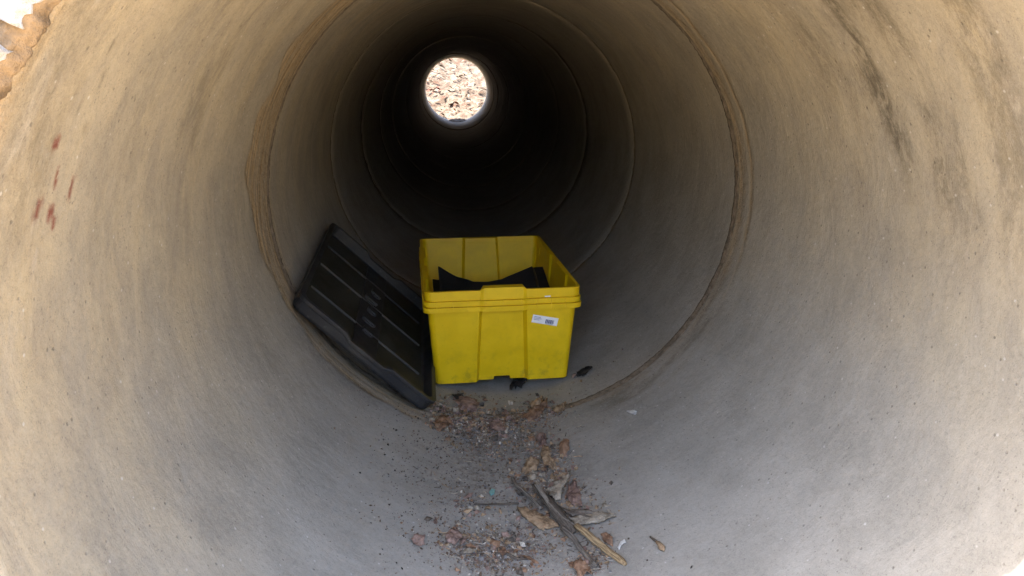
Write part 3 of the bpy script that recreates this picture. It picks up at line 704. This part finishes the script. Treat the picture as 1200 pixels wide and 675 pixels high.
# gravel, grit and leaf crumbs: uncountable
def scatter(name, clusters, mats, size, label, cat, seed, flat=.6):
    r = random.Random(seed); V = []; F = []; mi = []
    for (px, py, sx, sy_, cnt) in clusters:
        t0, y0 = thy(px, py); t1, _ = thy(px+sx, py); _, y1 = thy(px, py+sy_)
        st, sy2 = abs(t1-t0), abs(y1-y0)
        for _ in range(cnt):
            th = r.gauss(t0, st); y = r.gauss(y0, sy2)
            if y > 2.19 and abs(th) < .36: continue
            s = size*math.exp(r.gauss(0, .55)); s = min(s, size*3.2)
            c = surf(th, y, s*flat*.35); n0 = len(V)
            ax = [Vector((r.gauss(0, 1), r.gauss(0, 1), r.gauss(0, .5))).normalized() for _ in range(2)]
            e1 = ax[0]; e2 = (ax[1]-e1*ax[1].dot(e1)).normalized(); e3 = e1.cross(e2)
            a, b, cc = s*r.uniform(.7, 1.3), s*r.uniform(.45, 1), s*r.uniform(.25, .7)
            V += [c+e1*a, c-e1*a*r.uniform(.7, 1), c+e2*b, c-e2*b*r.uniform(.7, 1), c+e3*cc, c-e3*cc]
            for f in ((0, 2, 4), (2, 1, 4), (1, 3, 4), (3, 0, 4), (2, 0, 5), (1, 2, 5), (3, 1, 5), (0, 3, 5)):
                F.append([n0+i for i in f])
            mi += [r.choices(range(len(mats)), [m[1] for m in mats])[0]]*8
    o = obj(name, V, F, mats[0][0])
    for m in mats[1:]: o.data.materials.append(m[0])
    o.data.polygons.foreach_set('material_index', mi)
    return tag(o, label, cat, kind='stuff')
St_g = wood('grey_stone', (0.09, 0.085, 0.08), (0.20, 0.19, 0.18), 80); St_w = wood('pale_stone', (0.32, 0.28, 0.22), (0.52, 0.47, 0.39), 80); St_b = wood('brown_grit', (0.07, 0.048, 0.032), (0.17, 0.12, 0.08), 80)
scatter('gravel', [(585, 456, 45, 3, 260), (625, 540, 20, 34, 500), (600, 520, 30, 26, 500), (560, 498, 24, 6, 1800), (575, 512, 24, 14, 1400), (545, 515, 16, 12, 350), (580, 645, 32, 14, 2400), (555, 655, 22, 12, 700), (545, 590, 8, 12, 160), (640, 490, 16, 8, 260), (640, 560, 20, 22, 360), (690, 660, 14, 8, 300), (600, 590, 26, 30, 420)],
        [(St_g, 4), (St_b, 5), (St_w, 1.0), (L_pink, 2), (L_rust, 1.0), (L_grey, 1.5)], .0019, 'fine brown and pale gravel strewn on the pipe floor in front of the bin', 'gravel', 11)
scatter('pebbles', [(560, 499, 22, 5, 60), (575, 515, 20, 12, 40), (580, 645, 30, 14, 60), (545, 592, 6, 6, 10), (600, 600, 26, 26, 16)],
        [(St_g, 4), (St_w, 2), (L_tan, 3), (L_pink, 3)], .0042, 'larger pale grains and pebbles among the fine gravel', 'pebbles', 21)
scatter('grit', [(460, 462, 40, 5, 160), (585, 458, 50, 5, 200), (690, 445, 16, 8, 50), (530, 560, 44, 45, 1100), (470, 560, 36, 50, 260), (600, 480, 50, 20, 260), (520, 510, 30, 22, 500), (700, 560, 60, 70, 60), (430, 470, 30, 10, 50), (600, 640, 80, 30, 500), (470, 480, 14, 10, 40), (500, 620, 40, 30, 400)],
        [(W_dark, 5), (L_blk, 2), (St_b, 3)], .0014, 'dark specks of grit scattered thinly over the pipe floor', 'grit', 12)
scatter('leaf_crumbs', [(585, 458, 45, 4, 60), (605, 520, 30, 26, 160), (650, 600, 24, 24, 120), (545, 472, 18, 6, 60), (560, 495, 28, 6, 380), (628, 486, 18, 7, 200), (545, 480, 22, 8, 120), (645, 540, 12, 18, 220), (680, 595, 20, 20, 110), (580, 640, 36, 14, 240), (515, 497, 8, 6, 120), (560, 518, 24, 12, 60), (690, 660, 14, 8, 60), (625, 560, 14, 10, 50), (550, 592, 10, 6, 20)],
        [(L_rust, 2), (L_tan, 4), (L_pink, 3), (L_grey, 3), (W_dark, 2)], .0050, 'broken crumbs of brown leaves among the gravel', 'leaf crumbs', 13, .5)
def fibres():
    r = random.Random(33); V = []; F = []; mi = []
    for (px, py, sx, sy_, cnt) in [(560, 497, 30, 8, 60), (640, 540, 20, 26, 70), (670, 600, 26, 22, 60), (585, 640, 40, 14, 110), (545, 470, 16, 6, 30), (630, 482, 16, 8, 30), (690, 655, 16, 10, 50), (530, 560, 30, 30, 40)]:
        for _ in range(cnt):
            th, y = thy(r.gauss(px, sx), r.gauss(py, sy_))
            if y > 2.17: continue
            L = r.uniform(.006, .026); a = r.uniform(0, PI); bnd = r.gauss(0, .25); wd = r.uniform(.0005, .0013); n0 = len(V)
            for k in range(5):
                t = (k/4-.5)*L; aa = a+bnd*(k/4-.5)*2
                c_th = th+math.cos(aa)*t/R; c_y = y+math.sin(aa)*t; hh = .0015+.002*abs(math.sin(k+L*900))
                for dx, dh in ((-wd, 0), (0, wd*1.4), (wd, 0)):
                    V.append(surf(c_th-math.sin(aa)*dx/R, c_y+math.cos(aa)*dx, hh+dh))
            for k in range(4):
                q = n0+3*k
                for i, j in ((0, 1), (1, 2), (2, 0)): F.append((q+i, q+j, q+3+j, q+3+i))
            F += [(n0, n0+2, n0+1), (n0+12, n0+13, n0+14)]; mi += [r.randrange(4)]*14
    o = obj('straw_fibres', V, F, L_tan)
    for m in (L_grey, W_dark, W_pale): o.data.materials.append(m)
    o.data.polygons.foreach_set('material_index', mi)
    tag(o, 'short straw and bark fibres strewn through the debris', 'straw', kind='stuff')
fibres()
# far heap of debris at the other end of the pipe
def far_heap():
    V = []; F = []; nx, ny = 40, 16
    for j in range(ny+1):
        for i in range(nx+1):
            u = i/nx*2-1; v = j/ny*2-1; th = u*.30+.02; y = 16.45+v*.28
            h = max(0, (1-u*u)*(1-v*v))**.6*.055*(1+.9*fbm(u*3, v*3, 5))-.004
            V.append(surf(th, y, h-.012)+Vector((.10, 0, 0)))
    n = nx+1
    for j in range(ny):
        for i in range(nx): F.append((j*n+i, j*n+i+1, (j+1)*n+i+1, (j+1)*n+i))
    o = obj('debris_heap', V, F, W_dark, smooth=True); tag(o, 'dark heap of wet leaves at the far end of the pipe', 'debris heap', kind='stuff')
far_heap()
